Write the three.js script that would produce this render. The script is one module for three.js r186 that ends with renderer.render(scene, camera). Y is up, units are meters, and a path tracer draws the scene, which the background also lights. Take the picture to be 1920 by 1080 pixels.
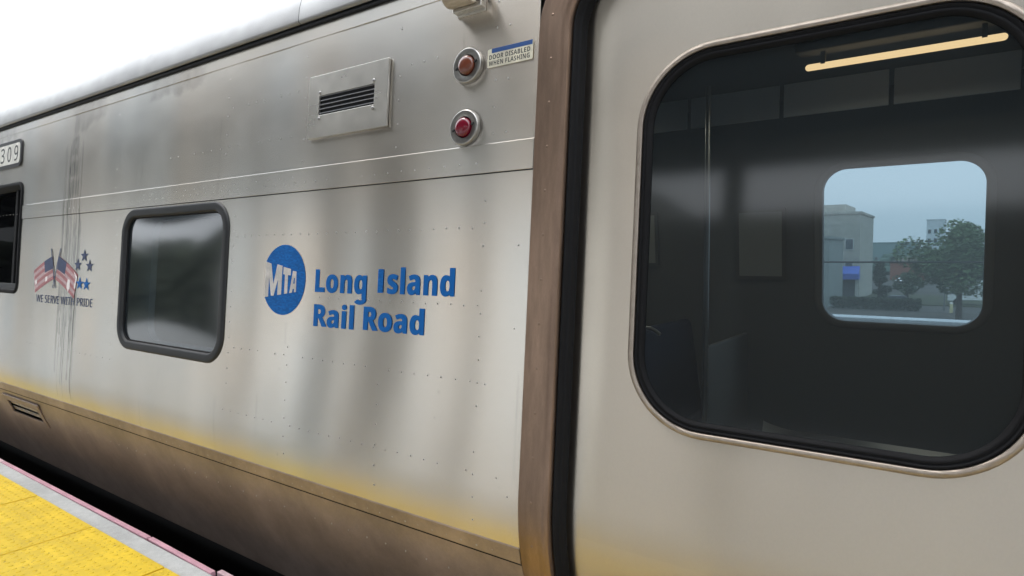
import * as THREE from 'three';
import { mergeGeometries, mergeVertices, toCreasedNormals } from 'three/addons/utils/BufferGeometryUtils.js';
import { RoundedBoxGeometry } from 'three/addons/geometries/RoundedBoxGeometry.js';
import { FontLoader } from 'three/addons/loaders/FontLoader.js';
import { RectAreaLightUniformsLib } from 'three/addons/lights/RectAreaLightUniformsLib.js';

// ---------------------------------------------------------------- camera, sky, sun, exposure
const scene = new THREE.Scene();
const camera = new THREE.PerspectiveCamera(48.4555, 16 / 9, 0.05, 900);
{
  const m = new THREE.Matrix4().makeBasis(
    new THREE.Vector3(0.81262, -0.00399, -0.58278), new THREE.Vector3(-0.02668, 0.99867, -0.04405), new THREE.Vector3(0.58218, 0.05135, 0.81144));
  camera.position.set(1.274, 1.622, 1.8);
  camera.quaternion.setFromRotationMatrix(m);
}
const renderer = new THREE.WebGLRenderer({ antialias: true });
renderer.toneMapping = THREE.LinearToneMapping;
renderer.toneMappingExposure = 2.6;
renderer.shadowMap.enabled = true;
{ // overcast sky: bright, a little brighter overhead (CIE overcast), faint cloud mottling
  const W = 256, H = 128, d = new Float32Array(W * H * 4);
  for (let j = 0; j < H; j++) for (let i = 0; i < W; i++) {
    const el = ((j + .5) / H - .5) * Math.PI, az = (i / W) * 2 * Math.PI, s = Math.max(0, Math.sin(el));
    const mott = 1 + .05 * Math.sin(3 * az + 2 * Math.sin(5 * el)) * Math.sin(7 * el + az) + .03 * Math.sin(9 * az + 4 * el);
    const L = 1.75 * (1 + 1.2 * s) / 1.75 * mott;
    const k = (j * W + i) * 4;
    d[k] = L * .93; d[k + 1] = L * .985; d[k + 2] = L * 1.05; d[k + 3] = 1;
  }
  const t = new THREE.DataTexture(d, W, H, THREE.RGBAFormat, THREE.FloatType);
  t.mapping = THREE.EquirectangularReflectionMapping; t.magFilter = THREE.LinearFilter; t.minFilter = THREE.LinearFilter; t.needsUpdate = true;
  scene.background = t; scene.environment = t;
}
const sun = new THREE.DirectionalLight(0xfff4e6, 0.6);
sun.position.set(-8, 18, .8); sun.target.position.set(0, 0, 0);
sun.castShadow = true; sun.shadow.radius = 30; sun.shadow.mapSize.set(2048, 2048);
Object.assign(sun.shadow.camera, { left: -30, right: 30, top: 30, bottom: -30, near: 1, far: 80 });
scene.add(sun, sun.target);
RectAreaLightUniformsLib.init();

// ---------------------------------------------------------------- helpers
let seed = 7; const rnd = () => { seed = (seed * 1664525 + 1013904223) >>> 0; return seed / 4294967296; };
const hash = (i, j) => { let h = (i * 374761393 + j * 668265263) | 0; h = Math.imul(h ^ (h >>> 13), 1274126177); return ((h ^ (h >>> 16)) >>> 0) / 4294967296; };
const vn = (x, y, per = 0) => { // value noise, optional wrap
  const i = Math.floor(x), j = Math.floor(y), fx = x - i, fy = y - j, u = fx * fx * (3 - 2 * fx), v = fy * fy * (3 - 2 * fy);
  const w = (a) => per ? ((a % per) + per) % per : a;
  const a = hash(w(i), w(j)), b = hash(w(i + 1), w(j)), c = hash(w(i), w(j + 1)), e = hash(w(i + 1), w(j + 1));
  return a + (b - a) * u + (c - a) * v + (a - b - c + e) * u * v;
};
const sm = (a, b, x) => { const t = Math.min(1, Math.max(0, (x - a) / (b - a))); return t * t * (3 - 2 * t); };
function tex(W, H, fn, srgb = true, wrap = true) {
  const d = new Uint8Array(W * H * 4);
  for (let j = 0; j < H; j++) for (let i = 0; i < W; i++) {
    const c = fn(i, j, i / W, j / H), k = (j * W + i) * 4;
    d[k] = 255 * Math.min(1, Math.max(0, c[0])); d[k + 1] = 255 * Math.min(1, Math.max(0, c[1])); d[k + 2] = 255 * Math.min(1, Math.max(0, c[2])); d[k + 3] = 255;
  }
  const t = new THREE.DataTexture(d, W, H); t.magFilter = THREE.LinearFilter; t.minFilter = THREE.LinearMipmapLinearFilter; t.generateMipmaps = true;
  if (wrap) t.wrapS = t.wrapT = THREE.RepeatWrapping;
  if (srgb) t.colorSpace = THREE.SRGBColorSpace;
  t.needsUpdate = true; return t;
}
const rep = (t, x, y) => { const c = t.clone(); c.repeat.set(x, y); c.needsUpdate = true; return c; };
const lin = (r, g, b) => new THREE.Color().setRGB(r, g, b);
const std = (o) => new THREE.MeshStandardMaterial(o);
const taken = new Set();
const numbered = (n) => { let r = n, k = 0; while (taken.has(r)) r = n + '_' + String(++k).padStart(3, '0'); taken.add(r); return r; };
function tag(o, label, category, group, kind) {
  if (label) o.userData.label = label; if (category) o.userData.category = category;
  if (group) o.userData.group = group; if (kind) o.userData.kind = kind; return o;
}
function thing(name, label, category, pos = [0, 0, 0], turn = 0, group) {
  const g = new THREE.Group(); g.name = numbered(name); g.position.set(...pos); g.rotation.y = turn; scene.add(g);
  return tag(g, label, category, group);
}
function mesh(name, geo, mat, parent, pos) {
  const m = new THREE.Mesh(Array.isArray(geo) ? mergeGeometries(geo.map((g) => g.index ? g.toNonIndexed() : g)) : geo, mat);
  m.name = parent === scene ? numbered(name) : name; m.castShadow = m.receiveShadow = true; if (pos) m.position.set(...pos); parent.add(m); return m;
}
function struct(name, geo, mat, pos) { const m = mesh(name, geo, mat, scene, pos); m.userData.kind = 'structure'; return m; }
const box = (w, h, d, x = 0, y = 0, z = 0) => new THREE.BoxGeometry(w, h, d).translate(x, y, z);
const rbox = (w, h, d, r, x = 0, y = 0, z = 0) => new RoundedBoxGeometry(w, h, d, 2, r).translate(x, y, z);
// surface from a function of (i, j): rows of points, smooth normals, uv in metres supplied by the function
function skin(nu, nv, fn, keep) {
  const p = [], uv = [], ix = [];
  for (let j = 0; j <= nv; j++) for (let i = 0; i <= nu; i++) { const q = fn(i, j); p.push(q[0], q[1], q[2]); uv.push(q[3] ?? q[0], q[4] ?? q[1]); }
  for (let j = 0; j < nv; j++) for (let i = 0; i < nu; i++) {
    if (keep && !keep(i, j)) continue;
    const a = j * (nu + 1) + i, b = a + 1, c = a + nu + 1, e = c + 1; ix.push(a, b, e, a, e, c);
  }
  const g = new THREE.BufferGeometry();
  g.setAttribute('position', new THREE.Float32BufferAttribute(p, 3)); g.setAttribute('uv', new THREE.Float32BufferAttribute(uv, 2)); g.setIndex(ix);
  g.computeVertexNormals(); return g;
}

// ---------------------------------------------------------------- body side: local frame (x along the car, v up the leaning wall, n outwards)
const YB = 0.66, LEAN = 4.9 * Math.PI / 180, CARW = 3.17;
// tumblehome below the waist: starts at v = 0.12, curls inwards
const baseN = (v) => { const t = 0.12 - v, c = 0.42, k = .62; if (t <= 0) return 0; return t < c ? -k * t * t : -k * c * c - (t - c) * 2 * k * c; };
// oil-canning of the thin stainless sheet
const wob = (x, v) => {
  const s = x + .04 * v;
  return .0010 * (vn(s * 2.6 + 11, v * .5 + 3) - .5) * 2 + .0004 * (vn(s * 6.1 + 40, v * .8) - .5) * 2 + .0004 * (vn(s * 1.3, v * 1.6 + 8) - .5) * 2;
};
const car = thing('train_car', 'stainless steel commuter train car standing at the platform', 'train car');
function onWall(name, parent = car, mirror = false) {
  const g = new THREE.Group(); g.name = name; parent.add(g); wallFrame(g, mirror); return g;
}
function wallFrame(o, mirror) {
  o.position.set(0, YB, mirror ? -CARW : 0);
  if (mirror) { o.rotation.set(LEAN, 0, 0); o.scale.z = -1; } else o.rotation.set(-LEAN, 0, 0);
  return o;
}
const wmesh = (name, geo, mat, mirror) => wallFrame(mesh(name, geo, mat, car), mirror);
// profile [(v, n)] drawn along x
const strip = (pts, x0, x1, segs = 1, curve = false) => skin(segs, pts.length - 1, (i, j) => {
  const x = x0 + (x1 - x0) * i / segs, [v, n] = pts[j]; let l = 0; for (let k = 1; k <= j; k++) l += Math.hypot(pts[k][0] - pts[k - 1][0], pts[k][1] - pts[k - 1][1]);
  return [x, v, n + (curve ? baseN(v) : 0), x, pts[0][0] + l];
});
const crease = (g, a = .6) => toCreasedNormals(g, a);
// rounded rectangle path as [x, y, nx, ny] going round
function rrPath(cx, cy, w, h, r, seg = 10, sub = 6) {
  const out = [], hw = w / 2 - r, hh = h / 2 - r, cs = [[hw, hh, 0], [-hw, hh, 90], [-hw, -hh, 180], [hw, -hh, 270]];
  cs.forEach(([x, y, a0], k) => {
    for (let i = 0; i <= seg; i++) { const a = (a0 + 90 * i / seg) * Math.PI / 180; out.push([cx + x + r * Math.cos(a), cy + y + r * Math.sin(a), Math.cos(a), Math.sin(a)]); }
    const n = cs[(k + 1) % 4], a = (a0 + 90) * Math.PI / 180, p = [cx + x + r * Math.cos(a), cy + y + r * Math.sin(a)], q = [cx + n[0] + r * Math.cos(a), cy + n[1] + r * Math.sin(a)];
    for (let i = 1; i < sub; i++) out.push([p[0] + (q[0] - p[0]) * i / sub, p[1] + (q[1] - p[1]) * i / sub, Math.cos(a), Math.sin(a)]);
  });
  return out;
}
// ring whose cross-section is profile [(q outwards from the path, n)]
function ring(path, profile, closed = true, follow = false) {
  const n = closed ? path.length : path.length - 1; let L = 0; const ls = [0];
  for (let k = 1; k <= n; k++) { const a = path[(k - 1) % path.length], b = path[k % path.length]; L += Math.hypot(a[0] - b[0], a[1] - b[1]); ls.push(L); }
  let w = 0; const ws = [0]; for (let k = 1; k < profile.length; k++) { w += Math.hypot(profile[k][0] - profile[k - 1][0], profile[k][1] - profile[k - 1][1]); ws.push(w); }
  return skin(n, profile.length - 1, (i, j) => { const p = path[i % path.length], [q, z] = profile[j], y = p[1] + p[3] * q; return [p[0] + p[2] * q, y, z + (follow ? baseN(y) : 0), ls[i], ws[j]]; });
}
const inRR = (x, y, cx, cy, w, h, r) => { const dx = Math.max(0, Math.abs(x - cx) - w / 2 + r), dy = Math.max(0, Math.abs(y - cy) - h / 2 + r); return Math.abs(x - cx) < w / 2 && Math.abs(y - cy) < h / 2 && dx * dx + dy * dy < r * r; };
function rrShape(cx, cy, w, h, r, S = THREE.Shape) {
  const s = new S(), x0 = cx - w / 2, x1 = cx + w / 2, y0 = cy - h / 2, y1 = cy + h / 2;
  s.moveTo(x0 + r, y0); s.lineTo(x1 - r, y0); s.absarc(x1 - r, y0 + r, r, -Math.PI / 2, 0); s.lineTo(x1, y1 - r); s.absarc(x1 - r, y1 - r, r, 0, Math.PI / 2);
  s.lineTo(x0 + r, y1); s.absarc(x0 + r, y1 - r, r, Math.PI / 2, Math.PI); s.lineTo(x0, y0 + r); s.absarc(x0 + r, y0 + r, r, Math.PI, Math.PI * 1.5); return s;
}
const ext = (shape, depth, bevel = 0, seg = 12) => new THREE.ExtrudeGeometry(shape, { depth, bevelEnabled: bevel > 0, bevelSize: bevel, bevelThickness: bevel, bevelSegments: 2, curveSegments: seg });

// ---------------------------------------------------------------- materials
const grainRough = tex(512, 512, (i, j) => { // brushed along x, blotched
  const b = vn(i / 64, j / 8, 64) * .8, c = vn(i / 64, j / 64, 8), f = 0.5;
  const r = .75 + .03 * (b - .4) + .06 * (c - .5) + .03 * (f - .5); return [r, r, r];
}, false);
// sheet staining of the long side: uv in metres mapped over x -7.0 .. 0.2, v -0.6 .. 2.2
const SX0 = -7, SXW = 7.2, SV0 = -.6, SVH = 2.8;
const streaks = []; for (let k = 0; k < 44; k++) streaks.push([-3.98 + (rnd() - .5) * .34 + (k > 30 ? (rnd() - .5) * .2 : 0), .003 + rnd() * .008, -.05 + rnd() * 1.0, .5 + rnd() * 1.3, .25 + .55 * rnd()]);
for (let k = 0; k < 60; k++) { const x = -6.5 + rnd() * 6.5, v = .1 + rnd() * 1.9; streaks.push([x, .003 + rnd() * .006, v - .1 - .4 * rnd(), v, .06 + .12 * rnd()]); }
const specks = []; for (let k = 0; k < 520; k++) specks.push([-6.5 + rnd() * 6.5, -.1 + rnd() * 2.1, .002 + rnd() * rnd() * .006, .15 + rnd() * .5]);
const stain = (() => {
  const W = 2048, H = 768, m = new Float32Array(W * H), sx = W / SXW, sy = H / SVH;
  for (const [x, w, v0, v1, a] of streaks) {
    const i0 = Math.max(0, Math.floor((x - 3 * w - SX0) * sx)), i1 = Math.min(W - 1, Math.ceil((x + 3 * w - SX0) * sx));
    for (let j = Math.max(0, Math.floor((v0 - SV0) * sy)); j < Math.min(H, (v1 - SV0) * sy); j++) for (let i = i0; i <= i1; i++) {
      const dx = (SX0 + i / sx - x - .004 * (vn(j / 30, x * 50) - .5)) / w; m[j * W + i] += a * Math.exp(-dx * dx) * (.35 + .9 * vn(j / 14, x * 90));
    }
  }
  for (const [x, v, r, a] of specks) for (let j = Math.floor((v - r - SV0) * sy); j <= (v + r - SV0) * sy; j++) for (let i = Math.floor((x - r - SX0) * sx); i <= (x + r - SX0) * sx; i++)
    if (i >= 0 && j >= 0 && i < W && j < H && Math.hypot(SX0 + i / sx - x, SV0 + j / sy - v) < r) m[j * W + i] += a * .5;
  // smudged patches of soot hanging on the weld at x = -3.98
  for (const [v, h, w, a] of [[1.9, .1, .04, .3], [1.76, .06, .06, .55], [1.6, .05, .07, .5], [1.46, .05, .08, .35]])
    for (let j = 0; j < H; j++) { const vv = SV0 + j / sy; if (Math.abs(vv - v) > h * 1.4) continue; for (let i = 0; i < W; i++) { const x = SX0 + i / sx; if (Math.abs(x + 3.98) < w * 1.4) m[j * W + i] += a * sm(w * 1.3, w * .6, Math.abs(x + 3.98 + .03 * (vn(j / 9, 3) - .5))) * sm(h * 1.3, h * .8, Math.abs(vv - v)) * (.5 + .8 * vn(i / 3, j / 12)); }
    }
  // soot hanging in ragged patches under the gutter
  for (let j = 0; j < H; j++) { const v = SV0 + j / sy; if (v < 1.75) continue; for (let i = 0; i < W; i++) { const x = SX0 + i / sx; const e = 1.97 - .12 * vn(x * 2.6, 3) - .05 * vn(x * 11, 9) - .02 * vn(x * 40, 2), p = sm(.34, .6, vn(x * 1.7 + 2.4, 21)) * sm(-.9, -1.9, x) + .25 * vn(x * 3, 14); if (v > e) m[j * W + i] += .4 * p * sm(0, .05, v - e) * (.65 + .5 * vn(x * 25, v * 18)); } }
  return tex(W, H, (i, j) => {
    const x = SX0 + i / sx, v = SV0 + j / sy;
    const cloud = .6 * vn(x * 2.2 + 5, v * .8) + .4 * vn(x * 6, v * 1.3 + 4), fine = hash(i, j) - .5;
    const k = (1 - .06 * (cloud - .5) * 2 + .02 * fine) * (1 - Math.min(.55, .28 * m[j * W + i])), warm = .05 * (vn(x * 3.3 + 31, v * 2.2 + 7) - .45);
    return [.9 * k * (1 + warm), .89 * k, .875 * k * (1 - warm)];
  }, true, false);
})();
stain.repeat.set(1 / SXW, 1 / SVH); stain.offset.set(-SX0 / SXW, -SV0 / SVH);
const cloudMap = tex(512, 512, (i, j) => { const c = .6 * vn(i / 64, j / 64, 8) + .3 * vn(i / 16, j / 16, 32) + .1 * hash(i, j), k = .84 + .2 * (c - .5); return [k * 1.0, k * .99, k * .97]; });
const cloudSoft = tex(512, 512, (i, j) => { const c = .5 * vn(i / 128, j / 256, 4) + .35 * vn(i / 32, j / 128, 16) + .15 * hash(i, j), k = .86 + .07 * (c - .5); return [k, k * .992, k * .98]; });
const dirtMap = tex(512, 512, (i, j) => {
  const c = .55 * vn(i / 64, j / 64, 8) + .3 * vn(i / 16, j / 16, 32) + .15 * vn(i / 4, j / 4, 128), k = .8 + .22 * (c - .5) + .04 * (hash(i, j) - .5);
  return [k * 1.0, k * .95, k * .9];
});
const STEEL = [.74, .715, .68];
const phys = (o) => new THREE.MeshPhysicalMaterial({ anisotropy: .95, anisotropyRotation: Math.PI / 2, ...o });
const steel = phys({ name: 'brushed stainless side', color: lin(...STEEL), metalness: 1, roughness: .34, map: stain, roughnessMap: rep(grainRough, 1.2, 1.2) });
const steelPlain = phys({ name: 'plain stainless', color: lin(...STEEL), metalness: 1, roughness: .38, map: rep(cloudMap, .7, .7), roughnessMap: rep(grainRough, 1.2, 1.2) });
const steelDoor = phys({ name: 'door stainless', color: lin(.79, .725, .64), metalness: 1, roughness: .42, map: rep(cloudSoft, .6, .4), roughnessMap: rep(grainRough, 1, 1) });
const steelSkirt = std({ name: 'dirty skirt steel', color: lin(.41, .355, .335), metalness: .4, roughness: .55, map: rep(dirtMap, .8, .8), roughnessMap: rep(grainRough, 1.2, 1.2) });
const steelWaist = std({ name: 'dulled waist moulding', color: lin(.5, .43, .37), metalness: .5, roughness: .5, map: rep(dirtMap, .8, .8) });
const steelPost = std({ name: 'browned door post steel', color: lin(.41, .315, .26), metalness: .85, roughness: .4, map: rep(dirtMap, .5, 3) });
const brightEdge = std({ color: lin(.8, .79, .77), metalness: 1, roughness: .28 });
const roofPaint = std({ name: 'roof stainless', color: lin(.42, .42, .43), metalness: .6, roughness: .45, map: rep(cloudMap, .4, .4) });
const rubber = new THREE.MeshPhysicalMaterial({ color: lin(.006, .006, .007), roughness: .75, specularIntensity: .4 });
const rubberGrey = std({ name: 'weathered window rubber', color: lin(.011, .0125, .0155), roughness: .6, map: rep(cloudMap, 3, 3) });
const black = std({ color: lin(.008, .008, .009), roughness: .8 });
const rivetMat = std({ color: lin(.36, .34, .32), metalness: .8, roughness: .5 });
const glassMat = (c, ior = 1.5, r = .02) => new THREE.MeshPhysicalMaterial({ color: lin(...c), metalness: 0, roughness: r, transmission: .975, thickness: 0, ior });
const doorGlass = glassMat([.35, .42, .455], 1.4, .09), farGlass = glassMat([.39, .46, .49], 1.4, .36);
const sideGlass = glassMat([.34, .43, .5], 1.58, .09);

// ---------------------------------------------------------------- setting: ground, platform
const groundMap = tex(512, 512, (i, j) => { const k = .5 + .35 * (vn(i / 32, j / 32, 16) - .5) + .4 * (hash(i, j) - .5); return [k, k * .97, k * .92]; });
const ground = struct('ground', new THREE.PlaneGeometry(900, 900, 1, 1).rotateX(-Math.PI / 2), std({ color: lin(.22, .21, .2), roughness: 1, map: rep(groundMap, 300, 300) }), [0, -4.6, 0]);
const platform = new THREE.Group(); platform.name = 'platform'; platform.userData.kind = 'structure'; scene.add(platform);
const concMap = tex(512, 512, (i, j) => { const c = .5 * vn(i / 64, j / 64, 8) + .3 * vn(i / 13, j / 13) + .2 * vn(i / 3, j / 3), k = .78 + .16 * (c - .5) + .1 * (hash(i, j) - .5); return [k, k * 1.0, k * .99]; });
const concrete = std({ color: lin(.66, .67, .68), roughness: .9, map: rep(concMap, .8, .8), bumpMap: rep(concMap, .8, .8), bumpScale: .0015 });
const uvm = (g) => { const p = g.attributes.position, n = g.attributes.normal, uv = new Float32Array(p.count * 2); for (let i = 0; i < p.count; i++) { const ax = Math.abs(n.getX(i)), ay = Math.abs(n.getY(i)); uv[2 * i] = ax > .7 ? p.getZ(i) : p.getX(i); uv[2 * i + 1] = ay > .7 ? p.getZ(i) : p.getY(i); } g.setAttribute('uv', new THREE.BufferAttribute(uv, 2)); return g; };
mesh('slab', uvm(box(64, .3, 19, -12, -.15, 9.612)), concrete, platform);
mesh('retaining_wall', uvm(box(64, 1.1, 18.5, -12, -.85, 9.75)), std({ color: lin(.16, .15, .14), roughness: 1, map: rep(concMap, .8, .8) }), platform);
{ // pink-painted rubbing boards along the edge, each its own length, slightly out of line
  const pink = std({ color: lin(.84, .46, .56), roughness: .75, map: rep(concMap, 1.4, 1.4) }), pinkPale = std({ color: lin(.86, .6, .67), roughness: .8, map: rep(concMap, 1.7, 1.7) });
  const j = [-20, -16.6, -13.3, -10, -7.1, -4.9, -2.53, -1.835, .6, 3.1, 5.6, 8.1];
  const turn = [0, 0, 0, .001, -.001, .003, -.012, -.016, .002, 0, .001, 0], zo = [0, 0, 0, 0, .004, .002, 0, -.004, 0, .003, 0, 0];
  for (let k = 0; k + 1 < j.length; k++) {
    const L = j[k + 1] - j[k] - .012, m = mesh('edge_board', uvm(rbox(L, .12, .03, .005)), k === 6 || k === 5 ? pink : pinkPale, platform, [(j[k] + j[k + 1]) / 2, -.052, .092 + zo[k]]);
    m.rotation.y = turn[k];
  }
}
{ // yellow tactile tiles with truncated domes
  const yMap = tex(512, 512, (i, j) => { const c = .5 * vn(i / 50, j / 50) + .3 * vn(i / 11, j / 11) + .2 * hash(i, j), k = .9 + .2 * (c - .5), d = vn(i / 4 + 3, j / 4) > .9 ? .72 : 1; return [k * d, k * d * .99, k * (.85 + .3 * (1 - c))]; });
  const yel = [std({ color: lin(.76, .53, .01), roughness: .62, map: rep(yMap, 1, 1) }), std({ color: lin(.745, .518, .011), roughness: .66, map: rep(yMap, 1.13, .9) })];
  const TX = .866, TZ = .61;
  const dome = new THREE.CylinderGeometry(.008, .0125, .0038, 8, 1).translate(0, .0019, 0);
  const gs = [uvm(rbox(TX - .014, .014, TZ - .006, .003, 0, 0, 0)).toNonIndexed()];
  for (let a = 0; a < 16; a++) for (let b = 0; b < 11; b++) gs.push(dome.clone().translate(-TX / 2 + .033 + a * .0533, .007, -TZ / 2 + .04 + b * .053).toNonIndexed());
  const tile = mergeGeometries(gs.map((g) => { for (const n of Object.keys(g.attributes)) if (!['position', 'normal', 'uv'].includes(n)) g.deleteAttribute(n); return g; }));
  for (let k = -15; k < 12; k++) { const m = mesh('tactile_tile', tile, yel[(k * 7 + 70) % 2], platform, [-2.945 + TX * (k + .5), .006 + .0006 * ((k * 5 + 50) % 3), .216 + TZ / 2]); }
  mesh('tile_joint', uvm(box(24, .006, TZ, -4, .003, .216 + TZ / 2)), std({ color: lin(.8, .56, .25), roughness: .9 }), platform);
}
struct('embankment', uvm(box(120, 3.2, 28, -8, -3.0, 7.2)), std({ color: lin(.2, .18, .15), roughness: 1, map: rep(groundMap, .5, .5) }));
// track bed below the car
struct('track_bed', uvm(box(60, .25, 5.2, -8, -1.27, -2.3)), std({ color: lin(.1, .09, .085), roughness: 1, map: rep(groundMap, 2, 2), bumpMap: rep(groundMap, 2, 2), bumpScale: .03 }));

// ---------------------------------------------------------------- car body shell
const X0 = -12, X1 = 5.2;
const WIN = { cx: -2.545, cy: .825, w: 1.23, h: .88, r: .15 }, CAB = { cx: -5.6, cy: 1.125, w: 1.28, h: .92, r: .07 };
const WIN2 = { cx: 3.2, cy: .825, w: 1.23, h: .88, r: .15 };
const hole = (x, v) => [WIN, CAB, WIN2].some((w) => inRR(x, v, w.cx, w.cy, w.w - .05, w.h - .05, w.r));
function panel(x0, x1, v0, v1, cell, wobble = 1) {
  const nu = Math.max(1, Math.round((x1 - x0) / cell)), nv = Math.max(1, Math.round((v1 - v0) / cell)), dx = (x1 - x0) / nu, dv = (v1 - v0) / nv;
  return skin(nu, nv, (i, j) => { const x = x0 + i * dx, v = v0 + j * dv, e = Math.min(1, Math.min(v - v0, v1 - v) / .06) * Math.min(1, Math.min(x - x0, x1 - x) / .04); return [x, v, baseN(v) + wobble * e * wob(x, v)]; },
    (i, j) => !hole(x0 + (i + .5) * dx, v0 + (j + .5) * dv));
}
const OPX0 = .124, OPX1 = 1.66, OPTOP = 1.96; // door opening
wmesh('lower_side_panel', panel(-7, 0, -.078, 1.27, .0155), steel);
wmesh('lower_side_panel', panel(X0, -7, -.078, 1.2685, .05, 0), steelPlain);
wmesh('lower_side_panel', panel(OPX1 + .124, X1, -.078, 1.2685, .03), steelPlain);
wmesh('upper_side_panel', panel(-7, 0, 1.38, 2.075, .0155), steel);
wmesh('upper_side_panel', panel(X0, -7, 1.38, 2.075, .05, 0), steelPlain);
wmesh('upper_side_panel', panel(OPX1 + .124, X1, 1.38, 2.075, .03), steelPlain);
wmesh('header_panel', panel(0, OPX1 + .124, OPTOP + .06, 2.075, .03), steelPlain);
const cabL = CAB.cx - CAB.w / 2, cabR = CAB.cx + CAB.w / 2;
const belt = [[1.274, -.004], [1.2745, .0025], [1.276, .0035], [1.3815, .0035], [1.3845, .0005], [1.386, -.004]], fold = [[-.138, -.004], [-.1365, .003], [-.135, .004], [-.079, .004], [-.0745, .0005], [-.073, -.004]];
for (const [a, b] of [[X0, cabL], [cabR - .01, -.001], [OPX1 + .125, X1]]) wmesh('belt_moulding', crease(strip(belt, a, b, 30), .2), a === cabR - .01 ? steel : steelPlain);
for (const [a, b] of [[X0, -.001], [OPX1 + .125, X1]]) wmesh('waist_moulding', crease(strip(fold, a, b, 20, true), .2), steelWaist);
const skirtPts = []; for (let k = 0; k <= 30; k++) skirtPts.push([-.8 + k * (.6565 / 30), 0]);
const skirtHoleX = [-5.3, -4.56];
wmesh('skirt_panel', strip(skirtPts, skirtHoleX[1], -.001, 120, true), steelSkirt);
wmesh('skirt_panel', strip(skirtPts, X0, skirtHoleX[0], 60, true), steelSkirt);
wmesh('skirt_panel', mergeGeometries([strip(skirtPts.filter((p) => p[0] < -.35), ...skirtHoleX, 8, true), strip(skirtPts.filter((p) => p[0] > -.19), ...skirtHoleX, 8, true)]), steelSkirt);
wmesh('skirt_panel', strip(skirtPts, OPX1 + .125, X1, 20, true), steelSkirt);
wmesh('door_sill', strip(skirtPts.filter((p) => p[0] < -.5), 0, OPX1 + .125, 4, true), steelSkirt);
for (const [a, b] of [[X0, cabL], [cabR, -.002], [OPX1 + .13, X1]]) wmesh('seam_backing', crease(strip([[1.262, -.006], [1.282, -.006]], a, b, 4)), black);
for (const [a, b] of [[X0, -.002], [OPX1 + .13, X1]]) wmesh('seam_backing', strip([[-.15, -.007], [-.14, -.007], [-.13, -.007]], a, b, 4, true), black);
// upper sheet seam just under the gutter
wmesh('seam_strip', crease(strip([[1.992, -.003], [1.994, .0025], [2.07, .0025], [2.072, -.003]], -7, -.44, 10)), steel);
// roof and gutter (world frame)
{
  const pr = [[2.735, -.165], [2.742, -.152], [2.752, -.15], [2.81, -.158], [2.87, -.176], [2.93, -.21], [2.975, -.262], [3.008, -.34], [3.04, -.48], [3.09, -.75], [3.13, -1.1], [3.145, -CARW / 2]];
  const full = [...pr, ...pr.slice(0, -1).reverse().map(([y, z]) => [y, -CARW - z])];
  const sec = [X0, -8.6, -5.6, -1.38, 2.4, X1];
  for (let k = 0; k + 1 < sec.length; k++) {
    const a = sec[k] + .002, b = sec[k + 1] - .002;
    mesh('roof_panel', skin(12, full.length - 1, (i, j) => [a + (b - a) * i / 12, full[j][0], full[j][1], a + (b - a) * i / 12, j * .1]), roofPaint, car);
  }
  wmesh('gutter', crease(strip([[2.055, .001], [2.058, .012], [2.064, .014], [2.072, .012], [2.082, .004], [2.085, -.03]], X0, X1, 4)), rubber);
  mesh('inner_roof', skin(1, full.length - 1, (i, j) => [i ? X1 - .01 : X0 + .01, full[j][0] - .03, full[j][1] * .97 - .04], null), black, car);
}
// closing ends, underframe
mesh('end_wall', [box(.05, 2.6, CARW - .5, X0 + .03, 1.45, -CARW / 2)], steelPlain, car);
mesh('end_wall', [box(.05, 2.6, CARW - .5, X1 - .03, 1.45, -CARW / 2)], steelPlain, car);
mesh('underframe', uvm(box(X1 - X0, 1.1, CARW - .75, (X0 + X1) / 2, -.5, -CARW / 2)), black, car);
// rivets and spot welds, dirt-filled: too small to pick apart
{
  const dot = new THREE.SphereGeometry(1, 8, 3, 0, Math.PI * 2, 0, Math.PI / 2).rotateX(Math.PI / 2), gs = [];
  const put = (x, v, r = .0042) => { if (x > -6.9 && x < -.004 && !inRR(x, v, WIN.cx, WIN.cy, WIN.w + .02, WIN.h + .02, WIN.r) && rnd() > .12) gs.push(dot.clone().scale(r * (.75 + .5 * rnd()), r * (.75 + .5 * rnd()), .0014).translate(x + (rnd() - .5) * .004, v + (rnd() - .5) * .004, baseN(v) + (v < -.07 || (v > 1.27 && v < 1.39) ? .003 : .0002))); };
  const row = (xa, xb, v, st) => { for (let x = xa; x <= xb; x += st) put(x, v); };
  const col = (x, va, vb, st) => { for (let v = va; v <= vb; v += st) put(x, v); };
  row(-1.85, -.2, 1.07, .066); row(-1.15, -.2, .775, .066); row(-1.9, -.15, .49, .072); row(-1.9, -.08, .16, .072); row(-4.7, -3.3, .3, .09);
  row(-6.5, -.05, -.115, .075); row(-6.5, -.05, 1.315, .08); row(-3.2, -1.3, 1.345, .1); row(-6.5, -.05, -.27, .12);
  col(-1.37, .02, .66, .085); col(-.74, .0, .5, .085); col(-.21, -.02, 1.2, .085); col(-.05, .1, 1.2, .3); col(-1.88, .3, 1.25, .08); col(-3.25, .3, 1.2, .09); col(-4.62, 0, 1.2, .1);
  col(-1.33, 1.42, 2.0, .1); col(-.7, 1.42, 2.0, .1); col(-.19, 1.42, 2.0, .1); col(-.13, 1.42, 1.98, .2); col(-2.0, 1.42, 1.98, .1); col(-3.3, 1.42, 1.98, .12);
  row(-1.95, -1.33, 1.76, .07); row(-.7, -.42, 1.76, .07); row(-2.6, -1.4, 1.55, .09);
  const r = wmesh('rivets', mergeGeometries(gs), rivetMat); r.userData.kind = 'stuff';
}

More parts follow.
